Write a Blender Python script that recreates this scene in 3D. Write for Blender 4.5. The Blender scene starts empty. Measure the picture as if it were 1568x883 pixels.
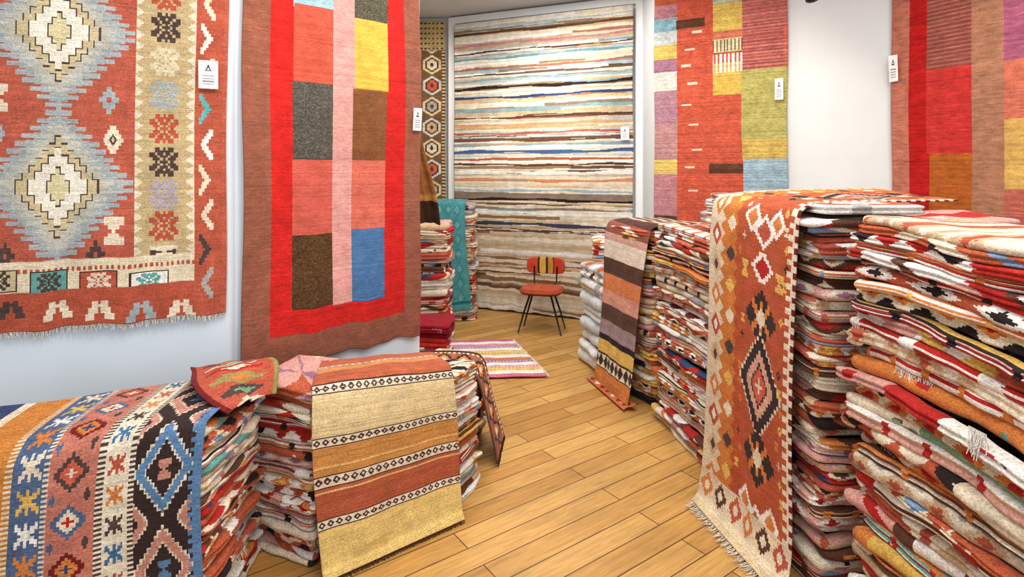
import bpy, math
import numpy as np
from mathutils import Vector

# ------------------------------------------------------------------ survey helpers
F=871.1; H=1.6; CX=784.0; HY=262.0
def col(r,g,b):
    l=.35*r+.5*g+.15*b;k=.10
    r,g,b=[(c*(1-k)+l*k)*.985 for c in (r,g,b)]
    return tuple((max(0,c)/255.0)**2.2 for c in (r,g,b))
RED=col(188,42,36);RUST=col(190,88,56);ORANGE=col(216,124,58);CREAM=col(230,214,186);WHITE=col(240,235,226)
BROWN=col(98,62,46);BLACK=col(50,40,42);NAVY=col(56,72,112);BLUE=col(118,148,182);TEAL=col(96,164,158)
PINK=col(220,158,146);MAUVE=col(164,112,134);OLIVE=col(150,140,80);YELLOW=col(230,182,84);TAN=col(206,170,130)
GREEN=col(116,158,118);GREY=col(172,168,164);CORAL=col(214,94,72);BRICK=col(188,84,62);MAROON=col(120,38,38)
SCN=bpy.context.scene

# ------------------------------------------------------------------ materials
def wool_mat(name,sc=140.0,lo=0.60,hi=1.22,bump=0.55):
    m=bpy.data.materials.new(name);m.use_nodes=True;nt=m.node_tree;N=nt.nodes;L=nt.links
    b=N['Principled BSDF'];b.inputs['Roughness'].default_value=0.95
    b.inputs['Specular IOR Level'].default_value=0.08
    b.inputs['Sheen Weight'].default_value=0.05
    a=N.new('ShaderNodeAttribute');a.attribute_name='Col'
    tc=N.new('ShaderNodeTexCoord')
    n=N.new('ShaderNodeTexNoise');n.inputs['Scale'].default_value=sc;n.inputs['Detail'].default_value=3
    mp=N.new('ShaderNodeMapping');mp.inputs['Scale'].default_value=(1,1,2.2)
    L.new(tc.outputs['Object'],mp.inputs['Vector']);L.new(mp.outputs['Vector'],n.inputs['Vector'])
    r=N.new('ShaderNodeMapRange');r.inputs['From Min'].default_value=0.3;r.inputs['From Max'].default_value=0.7
    r.inputs['To Min'].default_value=lo;r.inputs['To Max'].default_value=hi
    L.new(n.outputs['Fac'],r.inputs['Value'])
    n2=N.new('ShaderNodeTexNoise');n2.inputs['Scale'].default_value=14;n2.inputs['Detail'].default_value=4
    L.new(tc.outputs['Object'],n2.inputs['Vector'])
    r2=N.new('ShaderNodeMapRange');r2.inputs['From Min'].default_value=0.3;r2.inputs['From Max'].default_value=0.7
    r2.inputs['To Min'].default_value=0.85;r2.inputs['To Max'].default_value=1.13
    L.new(n2.outputs['Fac'],r2.inputs['Value'])
    mu=N.new('ShaderNodeMath');mu.operation='MULTIPLY';L.new(r.outputs[0],mu.inputs[0]);L.new(r2.outputs[0],mu.inputs[1])
    vm=N.new('ShaderNodeVectorMath');vm.operation='SCALE'
    L.new(a.outputs['Color'],vm.inputs[0]);L.new(mu.outputs[0],vm.inputs['Scale'])
    L.new(vm.outputs[0],b.inputs['Base Color'])
    bp=N.new('ShaderNodeBump');bp.inputs['Strength'].default_value=bump;bp.inputs['Distance'].default_value=0.004
    L.new(n.outputs['Fac'],bp.inputs['Height']);L.new(bp.outputs[0],b.inputs['Normal'])
    return m
WOOL=wool_mat('kilim_wool')
PLAINW=wool_mat('flat_weave',sc=170,lo=0.68,hi=1.18)
def paint_mat(name,c,rough=0.7,nz=0.03,sc=3.0):
    m=bpy.data.materials.new(name);m.use_nodes=True;nt=m.node_tree;N=nt.nodes;L=nt.links
    b=N['Principled BSDF'];b.inputs['Roughness'].default_value=rough;b.inputs['Specular IOR Level'].default_value=0.3
    n=N.new('ShaderNodeTexNoise');n.inputs['Scale'].default_value=sc;n.inputs['Detail'].default_value=5
    tc=N.new('ShaderNodeTexCoord');L.new(tc.outputs['Object'],n.inputs['Vector'])
    r=N.new('ShaderNodeValToRGB')
    r.color_ramp.elements[0].position=0.3;r.color_ramp.elements[1].position=0.7
    r.color_ramp.elements[0].color=(c[0]*(1-nz),c[1]*(1-nz),c[2]*(1-nz),1)
    r.color_ramp.elements[1].color=(min(1,c[0]*(1+nz)),min(1,c[1]*(1+nz)),min(1,c[2]*(1+nz)),1)
    L.new(n.outputs['Fac'],r.inputs[0]);L.new(r.outputs[0],b.inputs['Base Color'])
    return m
WALLL=paint_mat('plaster_with_blue_light',col(214,228,240))  # white plaster; bluish light on the left wall is put into its colour
WALLR=paint_mat('painted_plaster_warm',col(222,224,223))
CEIL=paint_mat('ceiling_paint',col(206,210,214))
TRIM=paint_mat('white_trim_paint',col(240,241,241),0.45)
BLK=paint_mat('black_metal',col(28,26,26),0.35)
PAPER=wool_mat('tag_card',sc=60,lo=0.97,hi=1.02,bump=0.02)

def floor_mat():
    m=bpy.data.materials.new('oak_floorboards');m.use_nodes=True;nt=m.node_tree;N=nt.nodes;L=nt.links
    b=N['Principled BSDF'];b.inputs['Roughness'].default_value=0.42;b.inputs['Specular IOR Level'].default_value=0.35
    tc=N.new('ShaderNodeTexCoord')
    mp=N.new('ShaderNodeMapping');mp.inputs['Rotation'].default_value=(0,0,math.radians(-35.5))
    L.new(tc.outputs['Object'],mp.inputs['Vector'])
    br=N.new('ShaderNodeTexBrick');br.offset=0.37;br.offset_frequency=2;br.squash=1
    br.inputs['Scale'].default_value=1;br.inputs['Brick Width'].default_value=1.25;br.inputs['Row Height'].default_value=0.122
    br.inputs['Mortar Size'].default_value=0.003;br.inputs['Mortar Smooth'].default_value=0.3;br.inputs['Bias'].default_value=0
    br.inputs['Color1'].default_value=(*col(186,130,58),1);br.inputs['Color2'].default_value=(*col(212,160,84),1)
    br.inputs['Mortar'].default_value=(*col(92,58,26),1)
    L.new(mp.outputs[0],br.inputs['Vector'])
    m2=N.new('ShaderNodeMapping');m2.inputs['Scale'].default_value=(2.6,34,1);L.new(mp.outputs[0],m2.inputs['Vector'])
    n=N.new('ShaderNodeTexNoise');n.inputs['Scale'].default_value=1.6;n.inputs['Detail'].default_value=9;n.inputs['Roughness'].default_value=0.7
    n.inputs['Distortion'].default_value=0.8
    L.new(m2.outputs[0],n.inputs['Vector'])
    r=N.new('ShaderNodeMapRange');r.inputs['From Min'].default_value=0.3;r.inputs['From Max'].default_value=0.7
    r.inputs['To Min'].default_value=0.64;r.inputs['To Max'].default_value=1.22
    L.new(n.outputs['Fac'],r.inputs['Value'])
    n3=N.new('ShaderNodeTexNoise');n3.inputs['Scale'].default_value=2.2;n3.inputs['Detail'].default_value=6
    L.new(mp.outputs[0],n3.inputs['Vector'])
    r3=N.new('ShaderNodeMapRange');r3.inputs['From Min'].default_value=0.3;r3.inputs['From Max'].default_value=0.7
    r3.inputs['To Min'].default_value=0.82;r3.inputs['To Max'].default_value=1.12;L.new(n3.outputs['Fac'],r3.inputs['Value'])
    mm=N.new('ShaderNodeMath');mm.operation='MULTIPLY';L.new(r.outputs[0],mm.inputs[0]);L.new(r3.outputs[0],mm.inputs[1])
    vm=N.new('ShaderNodeVectorMath');vm.operation='SCALE';L.new(br.outputs['Color'],vm.inputs[0]);L.new(mm.outputs[0],vm.inputs['Scale'])
    L.new(vm.outputs[0],b.inputs['Base Color'])
    bp=N.new('ShaderNodeBump');bp.inputs['Strength'].default_value=0.25;bp.inputs['Distance'].default_value=0.003
    L.new(n.outputs['Fac'],bp.inputs['Height']);L.new(bp.outputs[0],b.inputs['Normal'])
    return m

# ------------------------------------------------------------------ mesh helper
def mkmesh(name,verts,quads,cols,mat,smooth=True,parent=None,solid=0.0):
    verts=np.asarray(verts,dtype=np.float32).reshape(-1,3);quads=np.asarray(quads,dtype=np.int32).reshape(-1,4)
    me=bpy.data.meshes.new(name);nf=len(quads)
    me.vertices.add(len(verts));me.vertices.foreach_set('co',verts.ravel())
    me.loops.add(nf*4);me.loops.foreach_set('vertex_index',quads.ravel())
    me.polygons.add(nf);me.polygons.foreach_set('loop_start',np.arange(0,nf*4,4,dtype=np.int32))
    me.update(calc_edges=True)
    me.polygons.foreach_set('use_smooth',np.full(nf,smooth,dtype=bool))
    if cols is not None:
        at=me.color_attributes.new('Col','FLOAT_COLOR','CORNER')
        c=np.ones((nf,4,4),dtype=np.float32);c[:,:,:3]=np.asarray(cols,dtype=np.float32).reshape(nf,1,3)
        at.data.foreach_set('color',c.ravel())
    me.update()
    ob=bpy.data.objects.new(name,me);SCN.collection.objects.link(ob);me.materials.append(mat)
    if parent is not None: ob.parent=parent
    if solid>0:
        s=ob.modifiers.new('thickness','SOLIDIFY');s.thickness=solid;s.offset=-1
    return ob

# ------------------------------------------------------------------ weaving canvas
class Cv:
    def __init__(s,x0,x1,y0,y1,cell,bg,celly=None):
        cy=celly or cell
        s.nx=max(2,int(round(abs(x1-x0)/cell)));s.ny=max(2,int(round(abs(y1-y0)/cy)))
        s.x0,s.x1,s.y0,s.y1=x0,x1,y0,y1
        xs=x0+(np.arange(s.nx)+.5)*(x1-x0)/s.nx;ys=y0+(np.arange(s.ny)+.5)*(y1-y0)/s.ny
        s.X,s.Y=np.meshgrid(xs,ys);s.a=np.zeros((s.ny,s.nx,3));s.a[:]=bg
    def m(s,mask,c): s.a[mask]=c
    def rect(s,xa,xb,ya,yb,c):
        s.m((s.X>=min(xa,xb))&(s.X<max(xa,xb))&(s.Y>=min(ya,yb))&(s.Y<max(ya,yb)),c)
    def pmask(s,pts):
        ins=np.zeros(s.X.shape,bool);n=len(pts)
        for i in range(n):
            x1,y1=pts[i];x2,y2=pts[(i+1)%n]
            if y1==y2: continue
            c=((s.Y<y1)!=(s.Y<y2))&(s.X<(x2-x1)*(s.Y-y1)/(y2-y1)+x1);ins^=c
        return ins
    def poly(s,pts,c): s.m(s.pmask(pts),c)
    def dia(s,cx,cy,hw,hh,c,st=0):
        dx=np.abs(s.X-cx)/hw;dy=np.abs(s.Y-cy)/hh
        if st: dy=(np.floor(dy*st)+.5)/st;
        s.m(dx+dy<1,c)
    def serr(s,cx,cy,hw,hh,c,n=9,amp=.12):
        dx=np.abs(s.X-cx)/hw;dy=np.abs(s.Y-cy)/hh
        q=dy*n;e=(1-np.floor(q)/n)*.98+amp*(np.abs((q%1)-.5)*2<.6)-amp*.45
        s.m((dx<np.maximum(e,0.02))&(dy<1),c)
    def stamp(s,cx,cy,w,h,bm,c):
        nr=len(bm);nc=len(bm[0])
        i=np.floor((s.X-(cx-w/2))/w*nc).astype(int);j=np.floor((s.Y-(cy-h/2))/h*nr).astype(int)
        ok=(i>=0)&(i<nc)&(j>=0)&(j<nr)
        B=np.array([[ch!='.' for ch in r] for r in bm])
        mk=np.zeros_like(ok);mk[ok]=B[j[ok],i[ok]]
        s.m(mk,c)
    def noise(s,amt,seed,streak=6):
        amt=amt*1.3
        r=np.random.default_rng(seed);v=r.normal(0,1,(s.ny,s.nx))
        k=np.ones(streak)/streak
        v=np.apply_along_axis(lambda q:np.convolve(q,k,'same'),1,v)*math.sqrt(streak)
        s.a*=np.clip(1+amt*v[...,None]*.5,0.5,1.5)
        rr=r.normal(0,1,(s.ny,1,1));s.a*=np.clip(1+amt*.4*rr,.6,1.4)

ROS2=["..XX.X.XX..","..XXXXXXX..","XX.XX.XX.XX","XXX.XXX.XXX",".XXX.X.XXX.","..X.XXX.X..",".XXX.X.XXX.","XXX.XXX.XXX","XX.XX.XX.XX","..XXXXXXX..","..XX.X.XX.."]
HOUR=["XXXXX","XXXXX",".XXX.","..X..",".XXX.","XXXXX","XXXXX"]
CROSS=["..X..",".XXX.","XX.XX",".XXX.","..X.."]
ELI=["X..X..X","XX.X.XX",".XXXXX.","..XXX..",".XXXXX.","XX.X.XX","X..X..X"]
DIA=["...X...","..XXX..",".XX.XX.","XX...XX",".XX.XX.","..XXX..","...X..."]
PLUS=["..X..","..X..","XXXXX","..X..","..X.."]
STEP=["...XXX...","..XXXXX..",".XXXXXXX.","XXXXXXXXX",".XXXXXXX.","..XXXXX..","...XXX..."]

# ------------------------------------------------------------------ rugs hung on walls
class WallRug:
    """rug hanging on the vertical wall p0->p1 (plan), coordinates s along the wall (m), z height (m)"""
    def __init__(s,p0,p1,s0,s1,z0,z1,cell,bg,celly=None):
        s.p=np.array(p0,float);d=np.array(p1,float)-s.p;s.d=d/np.linalg.norm(d)
        n=np.array([s.d[1],-s.d[0]]);
        if n.dot(-s.p)<0: n=-n
        s.n=n;s.c=Cv(s0,s1,z0,z1,cell,bg,celly)
    def sz(s,px,py):
        r=(px-CX)/F;t=(r*s.p[1]-s.p[0])/(s.d[0]-r*s.d[1]);Y=s.p[1]+t*s.d[1]
        return t,H-(py-HY)*Y/F
    def box(s,xa,ya,xb,yb,c):
        a,_=s.sz(xa,ya);b,_=s.sz(xb,yb);_,z1=s.sz((xa+xb)/2,ya);_,z0=s.sz((xa+xb)/2,yb)
        s.c.rect(a,b,z0,z1,c)
    def ctr(s,x,y,w,h):
        a,_=s.sz(x-w/2,y);b,_=s.sz(x+w/2,y);t,z=s.sz(x,y);_,z1=s.sz(x,y-h/2);_,z0=s.sz(x,y+h/2)
        return (a+b)/2,z,abs(b-a),abs(z1-z0)
    def st(s,x,y,w,h,bm,c):
        q=s.ctr(x,y,w,h);s.c.stamp(q[0],q[1],q[2],q[3],bm[::-1],c)
    def pos(s,S,Z,off=0.03):
        P=np.zeros(S.shape+(3,));P[...,0]=s.p[0]+S*s.d[0]+s.n[0]*off
        P[...,1]=s.p[1]+S*s.d[1]+s.n[1]*off;P[...,2]=Z;return P
    def build(s,name,amp=.006,off=.03,mat=None,edge=.006,seed=1,fringe=None,slant=0.0):
        c=s.c;xs=np.linspace(c.x0,c.x1,c.nx+1);ys=np.linspace(c.y0,c.y1,c.ny+1);S,Z=np.meshgrid(xs,ys)
        t=(Z-c.y0)/(c.y1-c.y0)
        Z2=Z+(1-t)**6*edge*(np.sin(S*19+seed)+.6*np.sin(S*43+seed*2))
        S2=S+edge*.7*np.sin(Z*5+seed)*(2*(S-c.x0)/(c.x1-c.x0)-1)+slant*(1-t)*(c.x1-c.x0)
        O=off+amp*(np.sin(S*7+Z*2.3+seed)+.6*np.sin(Z*6-S*3+seed)+.5*np.sin(S*21))*(1.2-t)
        P=s.pos(S2,Z2,O)
        ob=sheet(name,c,P,mat or WOOL)
        if fringe:
            mkfringe(ob,P[0],np.array([0,0,-1.0]),fringe[0],fringe[1],seed)
        return ob
def sheet(name,c,P,mat,solid=.006,parent=None):
    ny,nx=P.shape[0]-1,P.shape[1]-1
    idx=np.arange((ny+1)*(nx+1)).reshape(ny+1,nx+1)
    q=np.stack([idx[:-1,:-1],idx[:-1,1:],idx[1:,1:],idx[1:,:-1]],-1)
    return mkmesh(name,P,q,c.a,mat,True,parent,solid)
def fringe_geo(pts,d,length,r,spacing):
    pts=np.asarray(pts,float)
    seg=np.linalg.norm(np.diff(pts,axis=0),axis=1);cum=np.r_[0,np.cumsum(seg)];n=int(cum[-1]/spacing)
    V=[];Q=[]
    tan=(pts[-1]-pts[0])/(np.linalg.norm(pts[-1]-pts[0])+1e-9)
    for i in range(n):
        s=(i+r.uniform(.1,.9))/n*cum[-1]
        p=np.array([np.interp(s,cum,pts[:,k]) for k in range(3)])
        L=length*r.uniform(.6,1.15);dd=np.asarray(d)+tan*r.uniform(-.35,.35)+r.normal(0,.05,3)
        if d[2]>-.5: dd[2]=0
        dd=dd/np.linalg.norm(dd);up=np.cross(tan,dd)
        b=len(V);w=.0022
        for k in range(4):
            f=k/3;pp=p+dd*L*f+tan*r.normal(0,.0015)+up*.002*math.sin(f*3)
            V+= [pp-tan*w*(1-.4*f),pp+up*w,pp+tan*w*(1-.4*f)]
        for k in range(3):
            for a in range(3):
                a2=(a+1)%3;Q.append((b+k*3+a,b+k*3+a2,b+k*3+3+a2,b+k*3+3+a))
    return V,Q
def mkfringe(parent,pts,d,length,color,seed=0,spacing=.006,name='fringe'):
    V,Q=fringe_geo(pts,d,length,np.random.default_rng(seed),spacing)
    return mkmesh(name,V,Q,np.tile(np.array(color),(len(Q),1)),WOOL,True,parent)

# ------------------------------------------------------------------ draped rugs
def smooth_path(pts,it=3):
    P=np.asarray(pts,float)
    for _ in range(it):
        a=P[:-1]*.75+P[1:]*.25;b=P[:-1]*.25+P[1:]*.75
        Q=np.empty((2*len(a),3));Q[0::2]=a;Q[1::2]=b
        P=np.vstack([P[:1],Q,P[-1:]])
    return P
def resample(P,t):
    seg=np.linalg.norm(np.diff(P,axis=0),axis=1);cum=np.r_[0,np.cumsum(seg)];cum/=cum[-1]
    return np.stack([np.interp(t,cum,P[:,k]) for k in range(3)],-1)
def drape(name,c,left,right,mat=None,rip=.006,seed=0,fringe=None,freq=9,edgew=.01):
    """cloth lerped between two edge paths; canvas x across, y along path (top to bottom)"""
    t=np.linspace(0,1,c.ny+1);Lp=resample(smooth_path(left),t);Rp=resample(smooth_path(right),t)
    u=np.linspace(0,1,c.nx+1)
    P=Lp[:,None,:]*(1-u)[None,:,None]+Rp[:,None,:]*u[None,:,None]
    dv=np.gradient(P,axis=0);du=np.gradient(P,axis=1);nrm=np.cross(du,dv)
    nrm/=np.linalg.norm(nrm,axis=2,keepdims=True)+1e-9
    if nrm[c.ny//2,c.nx//2].dot(-P[c.ny//2,c.nx//2]+np.array([0,0,1.6]))<0: nrm=-nrm
    T=t[:,None];U=u[None,:]
    w=rip*(.4+T)*(np.sin(U*freq+seed+T*2)+.6*np.sin(U*freq*2.3+seed*3-T*3)+.5*np.sin(T*9+seed+U*2))+rip*1.6
    w=w*np.clip((P[...,2]-.0)/.08,0.15,1)
    P=P+nrm*w[...,None]
    dn=du/(np.linalg.norm(du,axis=2,keepdims=True)+1e-9)
    P=P+dn*(edgew*np.sin(T*7+seed)*(2*U-1))[...,None]
    P[...,2]=np.maximum(P[...,2],.011)
    ob=sheet(name,c,P,mat or WOOL,.005)
    if fringe: 
        d=P[-1].mean(0)-P[-6].mean(0);d/=np.linalg.norm(d)
        mkfringe(ob,P[-1],d,fringe[0],fringe[1],seed)
    return ob

# ------------------------------------------------------------------ stacks of folded rugs
PALS=[[RED,CREAM,BROWN,NAVY,ORANGE],[CREAM,RUST,BLACK,RED,TAN],[RUST,CREAM,BLUE,BLACK,YELLOW],[WHITE,RED,ORANGE,BROWN,PINK],
[ORANGE,CREAM,BROWN,RUST,GREEN],[PINK,CREAM,MAUVE,BLACK,RUST],[TAN,CREAM,RUST,BROWN,BLUE],[CREAM,BLUE,RUST,BROWN,ORANGE],
[WHITE,GREY,RUST,MAROON,TAN],[RUST,WHITE,BLACK,ORANGE,CREAM],[RED,WHITE,BLACK,YELLOW,PINK],[CREAM,ORANGE,RED,BLACK,TEAL],[PINK,WHITE,RED,BROWN,TAN],
[CREAM,TAN,BRICK,GREY,BROWN],[PINK,TAN,BRICK,BLUE,CREAM],[BRICK,TAN,BLACK,CREAM,BLUE],[WHITE,ORANGE,YELLOW,BRICK,PINK],[TEAL,CREAM,ORANGE,BLACK,WHITE],[YELLOW,ORANGE,CREAM,BROWN,RED],[BROWN,CREAM,ORANGE,RED,BLACK]]
WARM=[0,1,2,3,4,5,6,7,9,11,12,13,13,14,15,8,16,16,17,18,19,19,9,1]
def laytex(r,N,K,pal,fine=1.0):
    idx=np.zeros((K,N),int);ty=int(r.choice(7,p=[.20,.13,.17,.14,.16,.08,.12]));n=np.arange(N)[None,:];k=np.arange(K)[:,None]
    if ty in(0,5):
        pos=0
        while pos<N:
            L=int(r.integers(3,14)*fine);ci=int(r.choice(5,p=[.40,.26,.13,.12,.09]));sl=int(r.integers(-1,2))
            for kk in range(K):
                a=max(0,pos+sl*kk);idx[kk,a:min(N,a+L)]=ci
            pos+=max(1,L)
    elif ty==1:
        p=int(r.integers(6,12)*fine);tt=np.abs((n%p)-p/2)*2/p*K>k;idx=np.where(tt,1,0);idx=np.where(~tt&((n//p)%3==0),2,idx)
        big=(n//int(40*fine))%3;idx=np.where(big==1,0,idx)
    elif ty==2:
        pt=r.choice(5,K,p=[.45,.25,.08,.08,.14]);idx[:]=pt[:,None]
        p=int(r.integers(9,20)*fine);idx=np.where(((n%p)<3)&(k>1)&(k<K-2),2,idx)
    elif ty==3:
        p=int(r.integers(12,22)*fine);kc=r.integers(0,K);v=np.abs((n%p)-p/2)/(p/2)+np.abs(k-kc)/(K*.7)
        idx=np.where(v<.4,2,np.where(v<.8,1,0));idx=np.where((v>=1.4),3,idx)
    elif ty==4:
        pos=0
        while pos<N:
            L=int(r.integers(14,40)*fine);ci=int(r.choice(5,p=[.5,.3,.05,.05,.1]));idx[:,pos:pos+L]=ci
            for q in range(int(r.integers(1,5))):
                a=pos+int(r.integers(0,L));kk=int(r.integers(0,K-2));idx[kk:kk+3,a:a+int(r.integers(2,5)*fine)]=int(r.integers(1,5))
            pos+=L
    else:
        kk=int(r.integers(2,K-2));idx[kk:kk+2]=int(r.integers(1,5));p=int(r.integers(20,40)*fine);idx=np.where((n%p)<int(p*.25),1,idx)
    sh=np.where(r.random((K,N))<.16,r.integers(-1,2,(K,N)),0);ii=np.clip(np.arange(N)[None,:]+sh,0,N-1);idx=np.take_along_axis(idx,ii,1)
    return np.array(pal)[idx]
def stack(name,corners,z0,z1,lay=.042,seed=0,cell=.014,jit=.014,pals=None,solid=None,bulge=1.0,lean=(0,0),wav=.009,tops=7,out=1.0,fr=.22):
    r=np.random.default_rng(seed);r2=np.random.default_rng(seed+500);C=np.array(corners,float);K=9;fine=.014/cell*.9
    per=sum(np.linalg.norm(C[(i+1)%4]-C[i]) for i in range(4));N=int(per/cell)
    n=max(1,int(round((z1-z0)/lay)));th=r.uniform(.6,1.45,n);th=th/th.sum()*(z1-z0)
    zb=z0+np.r_[0,np.cumsum(th)];cen=C.mean(0)
    AV=[];AQ=[];AC=[];base=0
    ph=r.uniform(0,6,4)
    for i in range(n):
        f=(i+.5)/n
        cc=C+r.normal(0,jit*.8,(4,2))+r.normal(0,jit*.55,2)+np.array(lean)*math.sin(f*3.0)
        lens=[np.linalg.norm(cc[(j+1)%4]-cc[j]) for j in range(4)];tot=sum(lens)
        cum=np.r_[0,np.cumsum(lens)];s=np.arange(N)/N*tot
        loop=np.zeros((N,2))
        for j in range(4):
            mk=(s>=cum[j])&(s<cum[j+1]);tt=((s[mk]-cum[j])/lens[j])[:,None];loop[mk]=cc[j]*(1-tt)+cc[(j+1)%4]*tt
        for _ in range(max(2,int(3*.014/cell))): 
            loop=(np.roll(loop,1,0)+loop+np.roll(loop,-1,0)+np.roll(loop,2,0)+np.roll(loop,-2,0))/5
        tan=np.roll(loop,-1,0)-np.roll(loop,1,0);tan/=np.linalg.norm(tan,axis=1,keepdims=True)
        nor=np.stack([tan[:,1],-tan[:,0]],-1)
        if (nor*(loop-cen)).sum()<0: nor=-nor
        loop=loop+out*nor*(.008*np.sin(s*r.uniform(4,9)+r.uniform(0,6))+.005*np.sin(s*r.uniform(14,24)+r.uniform(0,6))+.002*np.sin(s*r.uniform(40,60)+r.uniform(0,6)))[:,None]
        wz=wav*min(1,2.0*f+.1)*(np.sin(s*3.1+ph[0]+f*2)+.6*np.sin(s*7.3+ph[1]+f*5)+.22*np.sin(s*17+ph[2]+i*.9)) 
        wz=wz*np.clip(i/3.0,0,1)
        h=th[i]*1.10;lob=int(r.choice([1,1,2,2] if th[i]>.03 else [1,1,1,2]));rb=min(.024,h*.55)*bulge
        v=np.linspace(-1,1,K+1);w=((v+1)*lob/2)%1*2-1 if lob>1 else v.copy()
        bu=np.sqrt(np.clip(1-w**2,0,1))
        if lob>1:
            bu[1:-1]=np.maximum(bu[1:-1],.4)
        bu[0]=0;bu[-1]=0
        rings=[]
        zc=(zb[i]+zb[i+1])/2
        rings.append(np.c_[loop-nor*.05,np.full(N,zb[i])+wz])
        for q in range(K+1):
            rings.append(np.c_[loop+nor*(rb*(bu[q]-1)),zc+h/2*v[q]*(.97)+wz])
        top=(i==n-1);lc=loop.mean(0)
        if top:
            base_r=loop-nor*rb
            for q in range(1,tops+1):
                ff=1-(q/tops);ff=max(ff,.01);rings.append(np.c_[lc+(base_r-lc)*ff,np.full(N,zc+h/2)+wz*ff+.004*math.sin(q*2)])
        else:
            rings.append(np.c_[loop-nor*.05,np.full(N,zb[i+1])+wz])
        R=np.array(rings);nr=len(R)
        idx=np.arange(nr*N).reshape(nr,N)+base
        q=np.stack([idx[:-1],np.roll(idx[:-1],-1,1),np.roll(idx[1:],-1,1),idx[1:]],-1)
        pl=PALS[int(r.choice(pals if pals is not None else WARM))]
        if solid and i in solid: pl=[solid[i]]*5
        tx=laytex(r,N,nr-1,pl,fine)
        if not(solid and i in solid): tx=tx*r.uniform(.86,1.12)
        tx=tx*np.clip(1+.07*r.normal(0,1,tx.shape[:2]+(1,)),.6,1.4)
        AV.append(R.reshape(-1,3));AQ.append(q.reshape(-1,4));AC.append(tx.reshape(-1,3));base+=nr*N
        # frayed wool ends poking out between folds
        if i>1:
            for _ in range(2):
                if r2.random()<fr:
                    m=int(r2.uniform(.06,.18)/cell)+2;a=int(r2.integers(0,max(1,N-m-1)))
                    pts=R[3][a:a+m]+np.c_[nor[a:a+m]*.004,np.zeros(len(nor[a:a+m]))]
                    no=nor[a+m//2];V,Q=fringe_geo(pts,np.array([no[0]*.35,no[1]*.35,-1.0]),r2.uniform(.018,.035),r2,.006)
                    if len(V):
                        AV.append(np.array(V));AQ.append(np.array(Q)+base);AC.append(np.tile(np.array([CREAM,WHITE,TAN][int(r2.integers(3))]),(len(Q),1)));base+=len(V)
    return mkmesh(name,np.vstack(AV),np.vstack(AQ),np.vstack(AC),WOOL,True)

# ------------------------------------------------------------------ room shell
def box(name,x0,x1,y0,y1,z0,z1,mat,parent=None):
    v=[(x,y,z) for z in (z0,z1) for y in (y0,y1) for x in (x0,x1)]
    q=[(0,2,3,1),(4,5,7,6),(0,1,5,4),(2,6,7,3),(0,4,6,2),(1,3,7,5)]
    return mkmesh(name,v,q,None,mat,False,parent)
CZ=3.45
def wall(name,pts,mat,th=.1,z0=0,z1=CZ,parent=None):
    V=[];Q=[]
    pts=[np.array(p,float) for p in pts]
    for a,b in zip(pts[:-1],pts[1:]):
        d=(b-a)/np.linalg.norm(b-a);n=np.array([d[1],-d[0]])
        if n.dot(-(a+b)/2)>0: n=-n
        k=len(V)
        for z in (z0,z1):
            for p in (a,b,b+n*th,a+n*th): V.append((p[0],p[1],z))
        Q+=[(k,k+1,k+5,k+4),(k+1,k+2,k+6,k+5),(k+2,k+3,k+7,k+6),(k+3,k,k+4,k+7),(k,k+3,k+2,k+1),(k+4,k+5,k+6,k+7)]
    return mkmesh(name,V,Q,None,mat,False,parent)
fl=box('floor',-4.2,5.4,-1.5,7.6,-.1,0,floor_mat())
box('ceiling',-4.2,5.4,-1.5,7.6,CZ,CZ+.1,CEIL)
W1a=(-2.09,2.32);W1b=(-1.335,2.665)
wall('wall_left',[(-3.9,-1.4),(-3.9,1.493),(-1.33,2.667),(-1.32,2.71),(-.55,3.385)],WALLL)
wall('wall_rear_left',[(-3.0,3.0),(-3.0,7.0),(-.76,6.90)],WALLR)  # first run along the side is unseen, added to stop light leaking in
wall('wall_back',[(-.76,6.87),(1.36,5.97)],WALLR)
wall('wall_right',[(1.36,5.97),(1.37,5.45),(3.02,4.50),(4.9,.6),(4.9,-1.4)],WALLR)
wall('trim_1',[(-.76,6.80),(-.675,6.764)],TRIM,.05,0,3.42)
wall('trim_2',[(-.76,6.80),(1.34,5.92)],TRIM,.05,3.35,3.43)
wall('trim_3',[(1.29,5.94),(1.36,5.911)],TRIM,.05,0,3.42)

# ------------------------------------------------------------------ rug 1 : medallion kilim on left wall
FIELD=col(190,92,72)
g=WallRug(W1a,W1b,-.50,.84,.945,2.75,.0045,FIELD)
c=g.c
rf=np.random.default_rng(77)
for k in range(40):
    y=rf.uniform(.95,2.7);x=rf.uniform(-.5,.5);c.rect(x,x+rf.uniform(.1,.5),y,y+rf.uniform(.005,.02),tuple(np.array(FIELD)*rf.uniform(.78,1.15)))
BG=col(164,176,180);KH=col(204,188,144);CORE=col(238,232,214);DK=col(84,68,64)
def medallion(px,py):
    x,z,w,h=g.ctr(px,py,222,236)
    c.serr(x,z,w/2*1.02,h/2,BG,n=10,amp=.15)
    c.serr(x,z,w/2*.76,h/2*.80,col(190,190,176),n=8,amp=.12)
    c.dia(x,z,w/2*.62,h/2*.66,DK,7);c.dia(x,z,w/2*.595,h/2*.635,KH,7)
    c.dia(x,z,w/2*.47,h/2*.52,DK,5);c.dia(x,z,w/2*.445,h/2*.495,CORE,5)
    c.dia(x,z,w/2*.20,h/2*.26,DK,3);c.dia(x,z,w/2*.175,h/2*.235,col(216,206,160),3)
for cxp in (92,-150):
    for cyp in (50,286,-186): medallion(cxp,cyp)
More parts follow.
